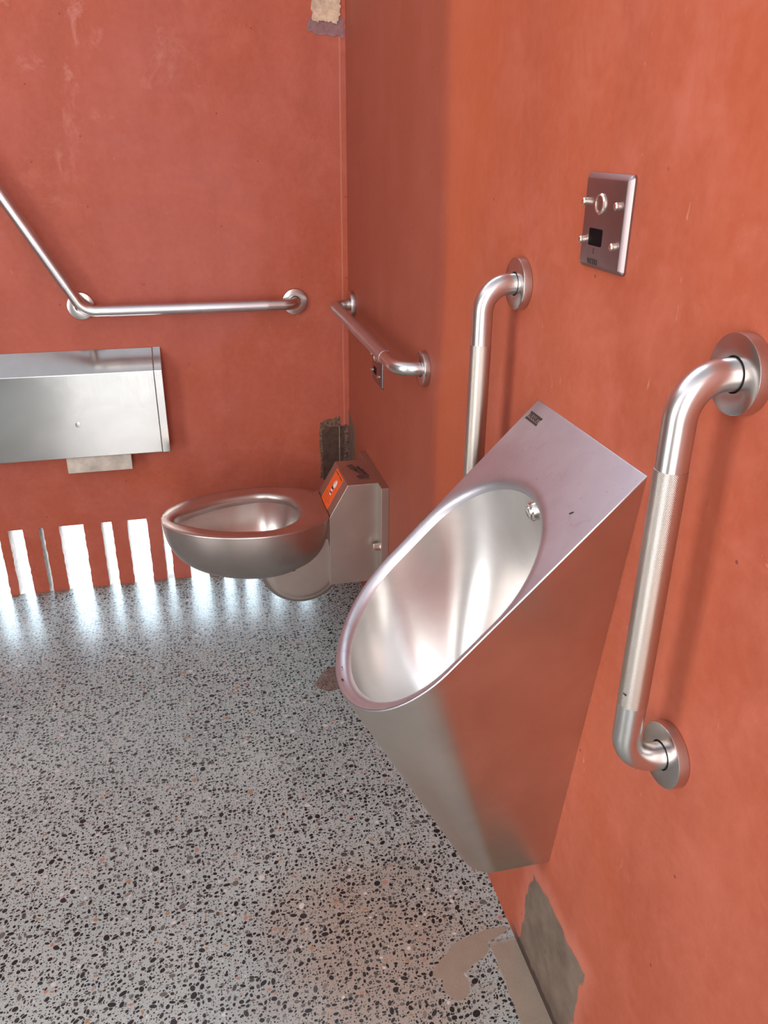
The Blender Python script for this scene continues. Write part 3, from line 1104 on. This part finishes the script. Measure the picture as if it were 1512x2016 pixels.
# ------------------------------------------------------------------ sensor plates
def sensor_plate(y0, y1, z0, z1, label, lettering):
    t = thing('sensor_plate', (0, (y0+y1)/2, z0), label, 'sensor plate', None)
    d, b = 0.0080, 0.0065
    V, F = [], []
    pts = []
    for (yy, zz) in ((y0, z0), (y1, z0), (y1, z1), (y0, z1)):
        pts.append((yy, zz))
    cy, cz = (y0+y1)/2, (z0+z1)/2
    def rr(ins, x):
        r = max(0.0006, 0.005-ins)
        hw, hh = (y1-y0)/2-ins, (z1-z0)/2-ins
        out = []
        for q, (sy_, sz_) in enumerate(((1, 1), (-1, 1), (-1, -1), (1, -1))):
            for k in range(7):
                a = PI/2*(q+k/6)
                out.append(Vector((x, cy+sy_*(hw-r)+r*math.cos(a), cz+sz_*(hh-r)+r*math.sin(a))))
        return out
    rings = [rr(0, 0.0), rr(0, -0.0025), rr(0.0008, -0.0042), rr(0.0050, -0.0074), rr(b, -d)]
    pl = mk('plate', *grid_loft(rings, cap1=True), M_PLATE, t, smooth=20)
    W = y1-y0
    Hh = z1-z0
    # raised push button with a ring
    bt = (-d, y1-0.436*W, z0+0.690*Hh)
    bo = mk('button_ring', *lathe(bt, (-1, 0, 0), [(0.0112, 0), (0.0112, 0.0014), (0.0098, 0.0030), (0.0082, 0.0028), (0.0080, 0.0018)], 40), M_BRASS, t, smooth=30)
    mk('button', *lathe(bt, (-1, 0, 0), [(0.0081, 0.0), (0.0081, 0.0019), (0.0005, 0.0021)], 40), M_PLATE, t, smooth=30)
    # dark sensor window
    wy1, wy0 = y1-0.230*W, y1-0.535*W
    wz0, wz1 = z0+0.250*Hh, z0+0.432*Hh
    wc = []
    r = 0.002
    for q, (sy_, sz_) in enumerate(((1, 1), (-1, 1), (-1, -1), (1, -1))):
        for k in range(5):
            a = PI/2*(q+k/4)
            wc.append((-d, (wy0+wy1)/2+sy_*((wy1-wy0)/2-r)+r*math.cos(a), (wz0+wz1)/2+sz_*((wz1-wz0)/2-r)+r*math.sin(a)))
    mk('sensor_window', *extrude_poly(wc, (-0.0004, 0, 0)), M_BLACK, t)
    for ys, zs in ((0.105, 0.700), (0.845, 0.694), (0.115, 0.296), (0.840, 0.288)):
        c = (-d, y1-ys*W, z0+zs*Hh)
        bl = mk('cap_nut', *lathe(c, (-1, 0, 0), [(0.0040, 0), (0.0040, 0.0014), (0.0032, 0.0016), (0.0040, 0.0020), (0.0041, 0.0050), (0.0028, 0.0060), (0.0005, 0.0062)], 24), M_BRASS, t, smooth=30)
    if lettering:
        text_part('lettering', 'DELTA', 0.0078, (-d-0.0003, y1-0.365*W, z0+0.085*Hh), (0, 1, 0), (0, 0, -1), M_DARK, pl, 0.0002, 0.0001)
        mk('printed_mark', *boxes([(-d-0.0003, -d, y1-0.385*W, y1-0.360*W, z0+0.165*Hh, z0+0.225*Hh)]), flat('faint_print', (0.10, 0.07, 0.07), 0.5, 0.6), pl)
    return t


sensor_plate(-1.5235, -1.4235, 1.1310, 1.2315, 'steel sensor plate with a push button and black window, high above the urinal', True)
sensor_plate(-0.4420, -0.3420, 0.7030, 0.8030, 'small steel sensor plate low above the toilet, half hidden behind the short horizontal grab bar', False)

# ------------------------------------------------------------------ paper dispenser on the back wall
dx0, dx1 = -1.42, -0.5357
dp = thing('toilet_paper_dispenser', ((dx0+dx1)/2, 0, 0.446), 'wide polished steel dispenser with a sloping top, on the back wall', 'dispenser')
ft = 0.06
pr = [(-0.0005, 0.7360), (-ft, 0.6835), (-ft+0.0005, 0.4460), (-0.0005, 0.4460)]
body = mk('body', *extrude_poly([(dx0+0.022, y, z) for y, z in pr], (dx1-dx0-0.044, 0, 0)), M_DISP, dp)
bevel(body, 0.0020, 3)
pe = [(-0.0005, 0.7370), (-ft-0.0006, 0.6840), (-ft-0.0001, 0.4454), (-0.0005, 0.4454)]
for x in (dx0, dx1-0.022):
    e = mk('end_cap', *extrude_poly([(x, y, z) for y, z in pe], (0.022, 0, 0)), M_DISP, dp)
    bevel(e, 0.0016, 3)
lk = Vector((-0.775, -ft, 0.543))
mk('lock', *lathe(lk, (0, -1, 0), [(0.007, 0), (0.007, 0.0008), (0.0045, 0.0012), (0.0005, 0.0010)], 28), M_DISP, dp, smooth=30)
mk('mounting_block', *boxes([(-0.8215, -0.647, -0.052, -0.001, 0.3990, 0.4455)]), M_BLOCK, dp, label='scuffed pale block under the dispenser')
